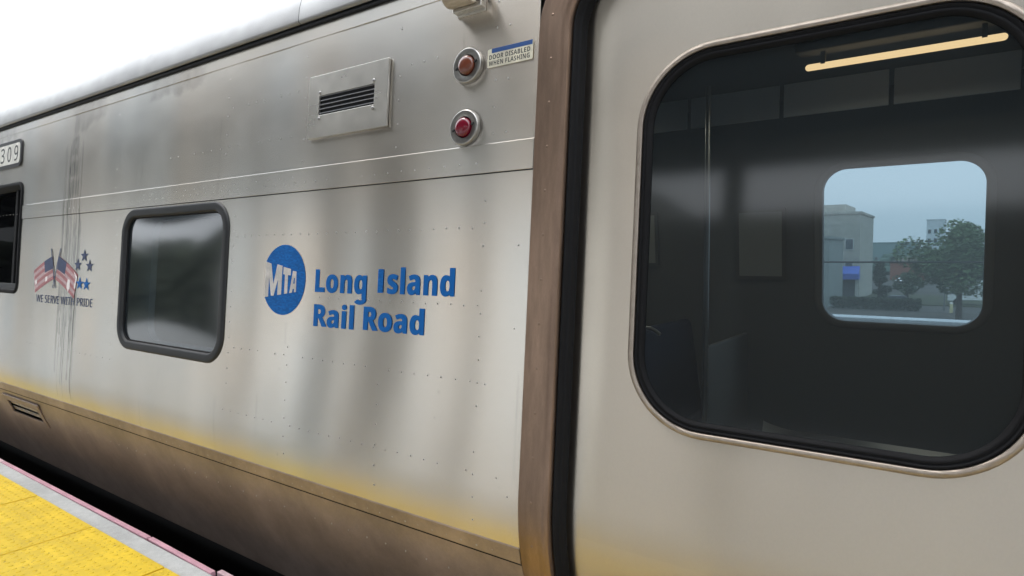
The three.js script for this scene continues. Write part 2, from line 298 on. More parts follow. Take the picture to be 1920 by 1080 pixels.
// ---------------------------------------------------------------- door post, seal, door leaf
const openPath = (inset) => { // left post up, round the top, down the right post; normals outwards
  const p = [], r = .2, xl = OPX0 + inset, xr = OPX1 - inset, t = OPTOP - inset;
  for (let k = 0; k <= 40; k++) p.push([xl, -.6 + k * (t - r + .6) / 40, -1, 0]);
  for (let k = 1; k <= 12; k++) { const a = Math.PI - k * Math.PI / 24; p.push([xl + r + r * Math.cos(a), t - r + r * Math.sin(a), Math.cos(a), Math.sin(a)]); }
  for (let k = 1; k <= 8; k++) p.push([xl + r + (xr - xl - 2 * r) * k / 8, t, 0, 1]);
  for (let k = 1; k <= 12; k++) { const a = Math.PI / 2 - k * Math.PI / 24; p.push([xr - r + r * Math.cos(a), t - r + r * Math.sin(a), Math.cos(a), Math.sin(a)]); }
  for (let k = 1; k <= 40; k++) p.push([xr, t - r - k * (t - r + .6) / 40, 1, 0]);
  return p;
};
wmesh('door_post', crease(ring(openPath(0), [[.1245, -.004], [.1235, .003], [.119, .0065], [.03, .0085], [.022, .009], [.012, .006], [.004, -.001], [0, -.012], [-.002, -.06]].reverse(), false, true), .5), steelPost);
wmesh('door_seal', ring(openPath(.004), [[0, -.055], [0, -.02], [-.003, -.016], [-.008, -.016], [-.012, -.024], [-.014, -.036], [-.018, -.036], [-.021, -.042], [-.023, -.052], [-.024, -.095]], false, true), rubber);
{
  const gs = []; for (let v = -.05; v < 1.9; v += .155) for (const x of [.058, OPX1 + .06]) gs.push(new THREE.SphereGeometry(1, 8, 4, 0, 6.284, 0, 1.571).rotateX(Math.PI / 2).scale(.0055, .0055, .002).translate(x, v, baseN(v) + .0072));
  wmesh('post_rivets', mergeGeometries(gs), steelPost).userData.kind = 'stuff';
}
const DN = -.07, DW = { cx: .897, cy: 1.02, w: .98, h: 1.145, r: .205 };
function doorLeaf(mirror) {
  const d = onWall('sliding_door', car, mirror), x0 = .07, x1 = 1.7, nu = 190, nv = 300, v0 = -.55, v1 = 2.02;
  mesh('leaf', skin(nu, nv, (i, j) => { const x = x0 + (x1 - x0) * i / nu, v = v0 + (v1 - v0) * j / nv; return [x, v, DN + baseN(v) - .02 * Math.max(0, (.3 - x) / .16) ** 2 * .5 + .0006 * (vn(x * 2.3 + 60, v * 1.1 + 3) - .5) * 2]; },
    (i, j) => !inRR(x0 + (x1 - x0) * (i + .5) / nu, v0 + (v1 - v0) * (j + .5) / nv, DW.cx, DW.cy, DW.w + .07, DW.h + .07, DW.r + .03)), steelDoor, d);
  const p = rrPath(DW.cx, DW.cy, DW.w, DW.h, DW.r, 16, 10);
  mesh('window_frame', crease(ring(p, [[.024, DN - .02], [.026, DN + .004], [.03, DN + .008], [.033, DN + .0085], [.041, DN + .0045], [.045, DN + .001], [.047, DN - .01]]), .7), steelFrame, d);
  mesh('gasket', ring(p, [[-.006, DN - .02], [-.005, DN - .008], [.002, DN - .001], [.008, DN], [.012, DN - .005], [.016, DN + .001], [.022, DN + .001], [.025, DN - .012]]), rubber, d);
  const g = mesh('glass', ext(rrShape(DW.cx, DW.cy, DW.w, DW.h, DW.r), .0001).translate(0, 0, DN - .014), mirror ? farGlass : doorGlass, d);
  g.geometry.dispose(); g.geometry = new THREE.ShapeGeometry(rrShape(DW.cx, DW.cy, DW.w + .01, DW.h + .01, DW.r), 16).translate(0, 0, DN - .014);
  return d;
}
const steelFrame = std({ color: lin(.6, .575, .55), metalness: .9, roughness: .5, map: rep(dirtMap, 2, 2) });
doorLeaf(false);
doorLeaf(true);

// ---------------------------------------------------------------- side windows
function sideWindow(W, name, mirror) {
  const w = onWall(name, car, mirror), p = rrPath(W.cx, W.cy, W.w - .105, W.h - .105, W.r - .045, 12, 8);
  mesh('frame', ring(p, [[-.002, -.02], [-.001, -.004], [.004, .007], [.012, .0125], [.04, .0125], [.048, .009], [.0525, .002], [.0525, -.004]]), rubberGrey, w);
  mesh('bead', ring(p, [[-.008, -.02], [-.008, -.008], [-.004, -.006], [.002, -.006]]), rubber, w);
  const nu = 40, nv = 30;
  mesh('glass', skin(nu, nv, (i, j) => { const a = i / nu * 2 - 1, b = j / nv * 2 - 1; return [W.cx + a * (W.w - .1) / 2, W.cy + b * (W.h - .1) / 2, -.012 + .0045 * (1 - a * a) * (1 - b * b) + .0008 * Math.sin(a * 3 + 1)]; },
    (i, j) => inRR(W.cx + ((i + .5) / nu * 2 - 1) * (W.w - .1) / 2, W.cy + ((j + .5) / nv * 2 - 1) * (W.h - .1) / 2, W.cx, W.cy, W.w - .1, W.h - .1, W.r - .04)), sideGlass, w);
  return w;
}
sideWindow(WIN, 'side_window'); sideWindow(WIN2, 'side_window');
{ // cab window: deeper black frame, only its edge is in view
  const w = onWall('cab_window'), p = rrPath(CAB.cx, CAB.cy, CAB.w - .07, CAB.h - .07, CAB.r - .02, 8, 8);
  mesh('frame', ring(p, [[-.03, -.06], [-.028, -.03], [-.004, -.012], [0, .004], [.008, .009], [.028, .009], [.035, -.004]]), rubber, w);
  mesh('glass', new THREE.ShapeGeometry(rrShape(CAB.cx, CAB.cy, CAB.w - .1, CAB.h - .1, CAB.r - .03)).translate(0, 0, -.045), Object.assign(glassMat([.1, .11, .13], 1.3), { specularIntensity: .05 }), w);
  mesh('mullion', rbox(.05, CAB.h - .1, .03, .006, CAB.cx + .42, CAB.cy, -.04), rubber, w);
  mesh('sill', rbox(CAB.w - .1, .05, .02, .006, CAB.cx, CAB.cy - CAB.h / 2 + .06, -.03), rubberGrey, w);
}
// ---------------------------------------------------------------- ventilation grille
{
  const g = onWall('ventilation_grille'), s = rrShape(-1.022, 1.661, .532, .29, .004), h = rrShape(-1.025, 1.664, .378, .094, .004, THREE.Path); s.holes.push(h);
  mesh('plate', ext(s, .008, .002).translate(0, 0, .003), steelPlain, g);
  mesh('recess', [box(.4, .12, .004, -1.025, 1.664, .0015)], black, g);
  for (let k = 0; k < 5; k++) { const m = mesh('slat', new RoundedBoxGeometry(.376, .012, .0025, 1, .001), std({ color: lin(.16, .16, .17), metalness: .9, roughness: .35 }), g, [-1.025, 1.63 + k * .0195, .0075]); m.rotation.x = -.75; }
  for (const [x, v] of [[-1.207, 1.724], [-.844, 1.724], [-1.207, 1.604], [-.844, 1.604]]) mesh('screw', new THREE.SphereGeometry(.0085, 12, 6, 0, 6.284, 0, 1.571).rotateX(Math.PI / 2).scale(1, 1, .6).translate(x, v, .0125), std({ color: lin(.3, .29, .28), metalness: .9, roughness: .35 }), g);
}
// ---------------------------------------------------------------- indicator lamps
function lamp(x, v, col, label) {
  const g = onWall('indicator_lamp'); g.userData.label = label;
  const prof = [[.041, 0], [.041, .017], [.043, .019], [.062, .0205], [.066, .019], [.069, .015], [.07, 0]].map(([r, z]) => new THREE.Vector2(r, z));
  mesh('bezel', new THREE.LatheGeometry(prof, 48).rotateX(Math.PI / 2).translate(x, v, .001), std({ color: lin(.5, .49, .48), metalness: 1, roughness: .33, map: rep(cloudMap, 2, 2) }), g);
  mesh('socket', new THREE.CylinderGeometry(.042, .042, .004, 32).rotateX(Math.PI / 2).translate(x, v, .004), black, g);
  const lp = [[0, .036], [.014, .0355], [.027, .033], [.034, .027], [.0365, .02], [.038, .004]].map(([r, z]) => new THREE.Vector2(r, z));
  mesh('lens', new THREE.LatheGeometry(lp, 40).rotateX(Math.PI / 2).translate(x, v, .002), new THREE.MeshPhysicalMaterial({ color: lin(...col), roughness: .22, clearcoat: .35, clearcoatRoughness: .12 }), g);
  for (const s of [-1, 1]) { const t = mesh('clip', rbox(.016, .008, .006, .002), black, g, [x + s * .046, v + s * .008, .0205]); t.rotation.z = .4; }
}
lamp(-.318, 1.694, [.13, .035, .018], 'amber brown domed indicator lamp above the red one');
lamp(-.319, 1.455, [.14, .002, .014], 'dark red domed indicator lamp below the amber one');
// ---------------------------------------------------------------- marker light at the top
{
  const g = onWall('marker_light'), tan = std({ color: lin(.55, .47, .37), roughness: .5, map: rep(cloudMap, 4, 4) });
  const prof = [[0, 0], [.036, 0], [.043, .006], [.045, .016], [.045, .12], [.041, .126], [.034, .126], [.032, .11], [0, .108]].map(([r, z]) => new THREE.Vector2(r, z));
  mesh('housing', new THREE.LatheGeometry(prof, 32).rotateZ(-Math.PI / 2).translate(-.4, 1.957, .058), tan, g);
  mesh('cap', new THREE.CylinderGeometry(.031, .031, .004, 24).rotateZ(Math.PI / 2).translate(-.29, 1.957, .058), black, g);
  mesh('bracket', [rbox(.14, .03, .034, .003, -.318, 1.918, .018), rbox(.14, .12, .006, .002, -.318, 1.955, .004)], steelPlain, g);
}
// ---------------------------------------------------------------- skirt vent at the far left
{
  const g = onWall('skirt_vent'), vc = -.27, a = Math.atan(.52), f = new THREE.Group();
  const place = (m) => { m.position.set(-4.93, vc, baseN(vc)); m.rotation.x = a; return m; };
  const s = rrShape(0, 0, .78, .21, .006); s.holes.push(rrShape(0, -.004, .66, .12, .01, THREE.Path));
  place(mesh('frame', ext(s, .006, .003), steelSkirt, g));
  place(mesh('recess', [box(.7, .16, .004, 0, 0, -.05)], black, g));
  for (const y of [.03, -.025]) { const m = mesh('slat', rbox(.66, .03, .004, .001, 0, y, -.008), steelPlain, g); place(m); }
}
// ---------------------------------------------------------------- lettering and emblems
const font = await new FontLoader().loadAsync('fonts/droid/droid_sans_bold.typeface.json');
const fontR = await new FontLoader().loadAsync('fonts/droid/droid_sans_regular.typeface.json');
function glyphs(str, f, cap, width, tracking = 0, bold = 0) { // returns extruded letters, cap height and overall width given, baseline at 0
  const gs = []; let pen = 0;
  for (const ch of str) {
    const gl = f.data.glyphs[ch] || f.data.glyphs['?'];
    if (ch === 'g') { // single-storey: bowl and stem of the q with a curled tail
      const o = { depth: .0006, bevelEnabled: bold > 0, bevelSize: bold, bevelThickness: .0002, bevelSegments: 1, curveSegments: 6 };
      const q = new THREE.ExtrudeGeometry(f.generateShapes('q', 1), o); q.computeBoundingBox(); const B = q.boundingBox, w = B.max.x - B.min.x, t = w * .26, yb = B.min.y + w * .16, cx = B.max.x - w * .5, R = w * .5;
      const s = new THREE.Shape(); for (let k = 0; k <= 12; k++) { const a = -k * 2.5 / 12; s[k ? 'lineTo' : 'moveTo'](cx + R * Math.cos(a), yb + R * .62 * Math.sin(a)); } for (let k = 12; k >= 0; k--) { const a = -k * 2.5 / 12; s.lineTo(cx + (R - t) * Math.cos(a), yb + (R * .62 - t * .8) * Math.sin(a)); } s.closePath();
      const p = q.attributes.position; for (let k = 0; k < p.count; k++) if (p.getY(k) < yb) p.setY(k, yb);
      gs.push(q.translate(pen, 0, 0), new THREE.ExtrudeGeometry(s, o).translate(pen, 0, .0003));
    } else if (ch !== ' ') { const shp = f.generateShapes(ch, 1); if (shp.length) gs.push(new THREE.ExtrudeGeometry(shp, { depth: .0006, bevelEnabled: bold > 0, bevelSize: bold, bevelThickness: .0002, bevelSegments: 1, curveSegments: 6 }).translate(pen, 0, 0)); }
    pen += (ch === 'g' ? f.data.glyphs.q : gl).ha / f.data.resolution + tracking;
  }
  const g = mergeGeometries(gs); g.computeBoundingBox(); const b = g.boundingBox;
  const H = mergeGeometries([new THREE.ExtrudeGeometry(f.generateShapes('H', 1), { depth: .001, bevelEnabled: false })]); H.computeBoundingBox();
  const k = cap / (H.boundingBox.max.y - H.boundingBox.min.y);
  return g.translate(-b.min.x, 0, 0).scale(width / (b.max.x - b.min.x), k, .6);
}
const wearMap = tex(512, 512, (i, j) => { const c = vn(i / 40, j / 14), f = vn(i / 3, j / 9), k = .9 + .22 * (c - .5) + (f > .86 ? .5 : 0); return [k * .92, k * .94, k * .95]; });
const blue = new THREE.MeshPhysicalMaterial({ specularIntensity: .4, color: lin(.001, .14, .48), roughness: .6, map: rep(wearMap, 6, 6) }), navy = std({ color: lin(.03, .05, .14), roughness: .55, map: rep(wearMap, 5, 5) });
const NP = .0016;
{
  const L = onWall('lettering');
  // helvetica-like capitals and stems are drawn as plain bars, the rest from the face
  mesh('letters', glyphs('Long', font, .1, .35, .012, .022).translate(-1.186, .801, NP), blue, L);
  mesh('letters', glyphs('sland', font, .1, .37, .012, .022).translate(-.711, .808, NP), blue, L);
  mesh('letter', ext(rrShape(-.752, .858, .031, .1, .001), .0008).translate(0, 0, NP), blue, L);
  mesh('letters', glyphs('Rail', font, .096, .276, .012, .022).translate(-1.186, .644, NP), blue, L);
  mesh('letters', glyphs('Road', font, .096, .357, .012, .022).translate(-.848, .648, NP), blue, L);
}
{ // round emblem: disc cut flat on the left by the M
  const g = onWall('emblem'), cx = -1.431, cy = .85, R = .17;
  const S = (pts, holes = []) => { const s = new THREE.Shape(); pts.forEach(([x, y], i) => i ? s.lineTo(x, y) : s.moveTo(x, y)); s.closePath(); holes.forEach((h) => { const q = new THREE.Path(); h.forEach(([x, y], i) => i ? q.lineTo(x, y) : q.moveTo(x, y)); q.closePath(); s.holes.push(q); }); return s; };
  // disc outline: arcs above and below the cut
  const d = []; const a0 = Math.PI - Math.asin(.52), a1 = -Math.PI + Math.asin(.52);
  for (let k = 0; k <= 60; k++) { const a = a0 + (a1 - a0) * k / 60; d.push([R * Math.cos(a), R * Math.sin(a)]); }
  // letters in the disc's own units (R = 1): M, T, A shrinking to the right
  const M = [[-.86, .52], [-.6, .46], [-.45, -.14], [-.3, .44], [-.06, .4], [-.06, -.42], [-.24, -.44], [-.24, .02], [-.42, -.47], [-.54, -.47], [-.68, .08], [-.68, -.5], [-.855, -.52]];
  const T = [[.0, .37], [.34, .31], [.34, .13], [.22, .14], [.22, -.38], [.08, -.4], [.08, .15], [.0, .16]];
  const A = [[.44, .26], [.6, .24], [.62, -.33], [.53, -.34], [.53, -.24], [.46, -.25], [.44, -.35], [.32, -.37]];
  const Ah = [[.5, .06], [.545, .06], [.545, -.1], [.475, -.1]];
  const sc = (p, s = R) => p.map(([x, y]) => [x * s, y * s]);
  mesh('disc', ext(S(d), .0008).translate(cx, cy, NP), blue, g);
  const white = std({ color: lin(.72, .69, .68), roughness: .45, map: rep(cloudMap, 4, 4) });
  for (const [p, h] of [[M], [T], [A, Ah]]) mesh('letter', ext(S(sc(p), h ? [sc(h)] : []), .0008).translate(cx, cy, NP + .001), white, g);
}
{ // crossed flags, five stars, motto
  const g = onWall('flag_decal'), red = std({ color: lin(.5, .15, .16), roughness: .5, map: rep(wearMap, 4, 4) }), pale = std({ color: lin(.66, .42, .42), roughness: .5, map: rep(wearMap, 5, 5) });
  const poly = (pts) => { const s = new THREE.Shape(); pts.forEach(([x, y], i) => i ? s.lineTo(x, y) : s.moveTo(x, y)); s.closePath(); return ext(s, .0006); };
  const put = (n, geo, m, lift = 0) => mesh(n, geo.translate(0, 0, NP + lift), m, g);
  // each flag: quads in (along the fly u, down the hoist w) mapped to the wall
  for (const s of [-1, 1]) {
    const hx = -4.22 + s * .035, top = [hx + s * .03, .955], P = (u, w) => [hx + s * (.03 - .045 * w) + s * u * .34, .97 - w * .17 - u * (.09 + .03 * u) - (s > 0 ? .01 * u : -.01 * u)];
    for (let k = 0; k < 7; k++) { const w0 = k / 7, w1 = (k + 1) / 7, pts = []; for (let i = 0; i <= 5; i++) pts.push(P(i / 5, w0)); for (let i = 5; i >= 0; i--) pts.push(P(i / 5, w1)); put('stripe', poly(pts), k % 2 ? pale : red); }
    put('canton', poly([P(0, 0), P(.22, 0), P(.42, 0), P(.42, .5), P(.22, .52), P(0, .55)]), navy, .0008);
    put('flagpole', poly([[hx + s * .045, 1.028], [hx + s * .058, 1.028], [hx - s * .055, .735], [hx - s * .066, .735]]), navy, .0016);
    const pch = std({ color: lin(.8, .74, .73), roughness: .35 });
    if (s > 0) { put('peeled_patch', poly([P(.8, .02), P(1, .1), P(.99, .62), P(.93, .6), P(.95, .2)]), pch, .001); put('peeled_patch', poly([P(.6, .55), P(.7, .5), P(.74, .75), P(.7, 1), P(.6, .9)]), pch, .001); }
    else { put('peeled_patch', poly([P(.86, .5), P(.97, .5), P(.95, .7), P(.87, .68)]), pch, .001); put('peeled_patch', poly([P(.3, .72), P(.4, .7), P(.42, .9), P(.32, .9)]), pch, .001); }
  }
  const star = (x, y, r) => { const s = new THREE.Shape(); for (let k = 0; k < 10; k++) { const a = Math.PI / 2 + k * Math.PI / 5, q = k % 2 ? r * .38 : r; const X = x + q * 1.35 * Math.cos(a), Y = y + q * Math.sin(a); k ? s.lineTo(X, Y) : s.moveTo(X, Y); } s.closePath(); return ext(s, .0006); };
  for (const [x, y] of [[-3.722, .972], [-3.822, .908], [-3.63, .902], [-3.775, .778], [-3.665, .775]]) put('star', star(x, y, .047), y < .8 ? blue : navy);
  put('letters', glyphs('WE SERVE WITH PRIDE', fontR, .056, 1.0, .0).translate(-4.55, .622, 0), navy);
}
{ // number plate
  const g = onWall('number_plate');
  mesh('border', ext(rrShape(-5.365, 1.824, .66, .222, .05), .006, .002).translate(0, 0, .001), std({ color: lin(.015, .015, .018), roughness: .5 }), g);
  mesh('plate', ext(rrShape(-5.365, 1.824, .61, .168, .035), .002).translate(0, 0, .0085), std({ color: lin(.9, .89, .85), roughness: .5, map: rep(cloudMap, 3, 3) }), g);
  const ink = std({ color: lin(.05, .05, .05), roughness: .6 });
  [['7', -5.615], ['3', -5.455], ['0', -5.298], ['9', -5.14]].forEach(([c, x]) => mesh('digit', glyphs(c, fontR, .122, .09, 0, .012).translate(x - .043, 1.764, .011), ink, g));
}
{ // notice beside the upper lamp
  const g = onWall('notice_plate'), cx = -.126, cy = 1.706;
  mesh('plate', ext(rrShape(cx, cy, .206, .07, .006), .0012).translate(0, 0, NP), std({ color: lin(.88, .83, .68), roughness: .45, map: rep(cloudMap, 4, 4) }), g);
  mesh('stripe', ext(rrShape(cx + .008, cy + .027, .184, .0165, .001), .0006).translate(0, 0, NP + .0013), std({ color: lin(.015, .06, .2), roughness: .45 }), g);
  const ink = std({ color: lin(.03, .03, .03), roughness: .6 });
  mesh('letters', glyphs('DOOR DISABLED', font, .0175, .186, .02).translate(cx - .095, cy - .005, NP + .0013), ink, g);
  mesh('letters', glyphs('WHEN FLASHING', font, .0175, .186, .02).translate(cx - .096, cy - .028, NP + .0013), ink, g);
}

// ---------------------------------------------------------------- inside the car
{
  const wallM = std({ color: lin(.2, .21, .22), roughness: .6 }), dark = std({ color: lin(.06, .065, .08), roughness: .7 }), seatM = std({ color: lin(.03, .045, .09), roughness: .75 });
  // lining of the far wall with the door window opening and reveal
  const s = new THREE.Shape([[X0 + .1, -.4], [X1 - .1, -.4], [X1 - .1, 2.02], [X0 + .1, 2.02]].map((p) => new THREE.Vector2(...p)));
  s.holes.push(rrShape(DW.cx, DW.cy + .012, .875, 1.0, .14, THREE.Path));
  for (const x of [-2.545, 3.2]) s.holes.push(rrShape(x, .825, 1.0, .66, .1, THREE.Path));
  wmesh('far_lining', ext(s, .05, 0, 16).translate(0, 0, -.17), wallM, true);
  const out = new THREE.Shape([[X0, -.6], [X1, -.6], [X1, 2.08], [X0, 2.08]].map((p) => new THREE.Vector2(...p)));
  out.holes.push(rrShape(DW.cx, DW.cy - .35, 1.3, 2.3, .1, THREE.Path)); for (const x of [-2.545, 3.2]) out.holes.push(rrShape(x, .825, 1.13, .78, .1, THREE.Path));
  wmesh('far_side_panel', ext(out, .003).translate(0, 0, -.003), steelPlain, true);
  for (const x of [-2.545, 3.2]) sideWindow({ cx: x, cy: .825, w: 1.23, h: .88, r: .15 }, 'side_window', true);
  // lining of the near wall, seen only past the window edges
  const n = new THREE.Shape([[X0 + .1, -.26], [X1 - .1, -.26], [X1 - .1, 2.02], [X0 + .1, 2.02]].map((p) => new THREE.Vector2(...p)));
  n.holes.push(rrShape(.88, .82, 1.6, 2.1, .1, THREE.Path)); for (const w of [WIN, WIN2, CAB]) n.holes.push(rrShape(w.cx, w.cy, w.w - .1, w.h - .1, w.r - .03, THREE.Path));
  wmesh('near_lining', ext(n, .04).translate(0, 0, -.2), wallM);
  mesh('floor', uvm(box(X1 - X0 - .2, .05, CARW - .8, (X0 + X1) / 2, .02, -CARW / 2)), dark, car);
  mesh('ceiling', [box(X1 - X0 - .2, .03, CARW - .5, (X0 + X1) / 2, 2.68, -CARW / 2)], wallM, car);
  { const g = onWall('far_window_trim', car, true); mesh('trim', ring(rrPath(DW.cx, DW.cy + .012, .875, 1.0, .14, 12, 6), [[.0, -.172], [.002, -.18], [.03, -.182], [.05, -.172]]), std({ color: lin(.3, .31, .32), roughness: .5 }), g); }
  for (const [x, v, w, h] of [[.06, 1.05, .34, .5], [1.72, 1.05, .34, .5], [-1.0, 1.1, .6, .42]]) { const g = onWall('notice_frame', car, true); mesh('frame', ext(rrShape(x, v, w, h, .015), .012).translate(0, 0, -.185), std({ color: lin(.25, .25, .25), metalness: .6, roughness: .4 }), g); mesh('sheet', ext(rrShape(x, v, w - .05, h - .05, .006), .002).translate(0, 0, -.188), std({ color: lin(.45, .46, .44), roughness: .6 }), g); }
  // luggage rack fascia panels above the far windows
  for (let k = 0; k < 9; k++) mesh('advertising_panel', rbox(.56, .2, .012, .004, -1.75 + k * .585, 2.56, -2.42), k % 3 === 1 ? std({ color: lin(.72, .74, .75), roughness: .5 }) : std({ color: lin(.6, .62, .64), roughness: .5 }), car);
  // vestibule screens
  for (const [x, z, w] of [[-.05, -2.55, .9], [1.86, -2.55, .9], [-.05, -.62, .8], [1.86, -.62, .8]]) {
    const p = new THREE.Group(); p.name = 'windscreen'; car.add(p);
    mesh('panel', rbox(.03, 1.0, w, .008, x, .55, z), wallM, p);
    mesh('post', new THREE.CylinderGeometry(.017, .017, 2.6, 12).translate(x, 1.34, z + (z < -1.5 ? w / 2 : -w / 2)), std({ color: lin(.5, .5, .5), metalness: 1, roughness: .3 }), p);
  }
  // seat rows either side of the vestibule
  const seatGeo = { cush: rbox(.46, .12, 1.0, .04, 0, .44, 0), back: rbox(.11, .72, 1.0, .045, 0, .8, 0).rotateZ(.14) };
  const handleGeo = new THREE.TubeGeometry(new THREE.CatmullRomCurve3([[-.1, 1.1], [-.08, 1.155], [-.02, 1.172], [.05, 1.17], [.1, 1.14]].map(([x, y]) => new THREE.Vector3(x, y, 0))), 16, .012, 8);
  const hm = std({ color: lin(.75, .75, .74), metalness: .6, roughness: .3 });
  for (const [x, z, f] of [[-.5, -.95, 1], [-.5, -2.3, 1], [-1.35, -.95, 1], [-1.35, -2.3, 1], [-2.2, -.95, 1], [-2.2, -2.3, 1], [2.4, -2.3, -1], [3.25, -2.3, -1]]) {
    const t = new THREE.Group(); t.name = 'seat'; t.position.set(x + .0, 0, z); t.rotation.y = f > 0 ? 0 : Math.PI; car.add(t);
    mesh('cushion', seatGeo.cush, seatM, t); const b = mesh('backrest', seatGeo.back, seatM, t); b.position.x = .22;
    const h = mesh('grab_handle', handleGeo, hm, t); h.position.set(.16, 0, z > -1.5 ? -.46 : .46);
    mesh('pedestal', box(.36, .36, .2, 0, .2, 0), dark, t);
  }
  // ceiling lights
  const glow = std({ color: 0x222222, emissive: lin(1, .62, .3), emissiveIntensity: .95, roughness: .6 });
  for (const [x, z, L] of [[.975, -1.7, .8], [-.95, -2.35, .4], [-2.6, -1.7, .8], [3.4, -1.7, .8]]) {
    const g = new THREE.Group(); g.name = 'ceiling_light'; car.add(g);
    mesh('housing', rbox(L + .08, .05, .11, .01, x, 2.64, z), wallM, g);
    mesh('tube', new THREE.CapsuleGeometry(.0165, L - .03, 4, 10).rotateZ(Math.PI / 2).translate(x, 2.548, z), glow, g);
    for (const e of [-.4, .4]) mesh('bracket', box(.02, .08, .03, x + L * e, 2.59, z), wallM, g);
    const r = new THREE.RectAreaLight(new THREE.Color(1, .86, .66), 14, L, .05); r.position.set(x, 2.52, z); r.lookAt(x, 0, z); g.add(r);
  }
}

// ---------------------------------------------------------------- the platform behind the camera: what the steel and the glass mirror
{
  const paint = std({ color: lin(.12, .12, .12), roughness: .8, map: rep(concMap, .6, .6) }), colM = std({ color: lin(.25, .245, .23), roughness: .7 });
  const c = thing('platform_canopy', 'grey flat canopy over the platform behind the viewer', 'canopy', [-10, 3.6, 3.0]);
  mesh('roof_slab', uvm(box(44, .16, 4.3, 0, .16, 0)), paint, c);
  for (const z of [-2.11, 2.11]) mesh('fascia', uvm(box(44, .3, .07, 0, .06, z)), std({ color: lin(.2, .21, .21), roughness: .7 }), c);
  for (let k = 0; k < 18; k++) mesh('joist', box(.1, .14, 4.1, -21 + k * 2.5, 0, 0), paint, c);
  const cols = [[-.3, .14], [-3.98, .36], [-4.95, .24], [-15, .3], [5, .34], [-6.5, .13], [-2.75, .12]];
  cols.forEach(([x, a], k) => { const t = thing('canopy_column', ['slim dark column nearest the train door', 'thick dark column under the canopy', 'slim dark column beside the thick one', 'dark canopy column far down the platform', 'dark canopy column right of the door', 'thin post left of the column pair', 'thin post right of the column pair'][k], 'column', [x, 0, 3.0], 0, 'columns carrying the platform canopy');
    mesh('shaft', uvm(rbox(a, 3.54, a, .02, 0, 1.79, 0)), colM, t); mesh('base_plate', uvm(rbox(a + .14, .05, a + .14, .01, 0, .025, 0)), colM, t); });
  const b = thing('station_building', 'long pale station building behind the platform', 'building', [-17, 0, 17]);
  const k = thing('waiting_room', 'dark brick waiting room beside the pale station building', 'building', [3.6, 0, 12.6]);
  mesh('wall', uvm(box(20.4, 4.3, 1.6, 0, 2.15, 0)), std({ color: lin(.09, .065, .055), roughness: .9, map: rep(concMap, 1, 1) }), k);
  mesh('roof', uvm(box(20.6, .2, 2.2, 0, 4.4, 0)), std({ color: lin(.06, .06, .06), roughness: .8 }), k);
  mesh('wall', uvm(box(21, 6.0, 2.6, 0, 3, 0)), std({ color: lin(.8, .78, .74), roughness: .9, map: rep(concMap, 1, 1) }), b);
  mesh('roof', uvm(box(21.2, .2, 3.2, 0, 6.1, 0)), std({ color: lin(.11, .11, .11), roughness: .8 }), b);

}

{ // wood beyond the pale building, down the line
  const g = [], ic = new THREE.IcosahedronGeometry(1, 0);
  for (let k = 0; k < 2600; k++) { const x = -110 + rnd() * 82.4; g.push(ic.clone().scale(.3 + rnd() * .5, .25 + rnd() * .4, .3 + rnd() * .5).rotateY(rnd() * 6).translate(x, -1 + Math.pow(rnd(), .8) * (6 + 2.5 * vn(x * .2, 4)), 19 + rnd() * 4)); }
  tag(mesh('lineside_wood', mergeGeometries(g), std({ color: lin(.09, .105, .075), roughness: 1 }), scene), 'dark lineside wood beyond the pale station building', 'trees', null, 'stuff');
}
// ---------------------------------------------------------------- the town beyond the tracks, seen through both doors
const G0 = -4.6;
struct('street', uvm(box(120, .02, 9, -10, G0 + .01, -83)), std({ color: lin(.22, .22, .225), roughness: .95, map: rep(groundMap, .3, .3) }));
struct('car_park', uvm(box(120, .02, 60, -10, G0 + .015, -150)), std({ color: lin(.2, .2, .2), roughness: .95, map: rep(groundMap, .3, .3) }));
struct('lawn', uvm(box(60, .1, 22, 12, G0 + .05, -100)), std({ color: lin(.16, .2, .09), roughness: 1, map: rep(groundMap, .4, .4) }));
{
  const p = thing('parapet_wall', 'pale grey concrete parapet beyond the tracks', 'wall', [-8, -1.4, -6.7]);
  mesh('wall', uvm(box(60, 2.22, .2, 0, 1.11, 0)), std({ color: lin(.36, .38, .4), roughness: .9, map: rep(concMap, .7, .7) }), p);
  mesh('coping', uvm(rbox(60, .07, .3, .01, 0, 2.25, 0)), std({ color: lin(.45, .46, .48), roughness: .85 }), p);
  const w = thing('overhead_cable', 'thin black cable stretched across the view beyond the tracks', 'cable', [0, 0, 0]);
  mesh('cable', new THREE.TubeGeometry(new THREE.CatmullRomCurve3([[-22, 1.75, -10], [-8, 1.53, -10], [-1, 1.485, -10], [6, 1.53, -10], [14, 1.7, -10]].map((q) => new THREE.Vector3(...q))), 30, .014, 5), black, w);
}
const win = std({ color: lin(.1, .12, .14), roughness: .2, metalness: .2 });
function block(name, label, x0, x1, y1, z, depth, m, rows, cols, extra) {
  const w = x1 - x0, h = y1 - G0, b = thing(name, label, 'building', [(x0 + x1) / 2, G0, z]);
  mesh('wall', uvm(box(w, h, depth, 0, h / 2, -depth / 2)), m, b);
  mesh('cornice', uvm(box(w + .3, .3, depth + .3, 0, h + .12, -depth / 2)), m, b);
  for (let r = 0; r < rows; r++) for (let c = 0; c < cols; c++) {
    const X = -w / 2 + (c + .5) * w / cols, Y = 4.4 + r * 3.1; if (Y + 1 > h) continue;
    const f = mesh('window', box(1.05, 1.55, .08, X, Y, .03), std({ color: lin(.5, .5, .48), roughness: .7 }), b); mesh('pane', box(.85, 1.35, .03, X, Y, .07), win, f);
  }
  extra && extra(b, w, h); return b;
}
const cream = std({ color: lin(.68, .66, .6), roughness: .9, map: rep(concMap, .3, .3) });
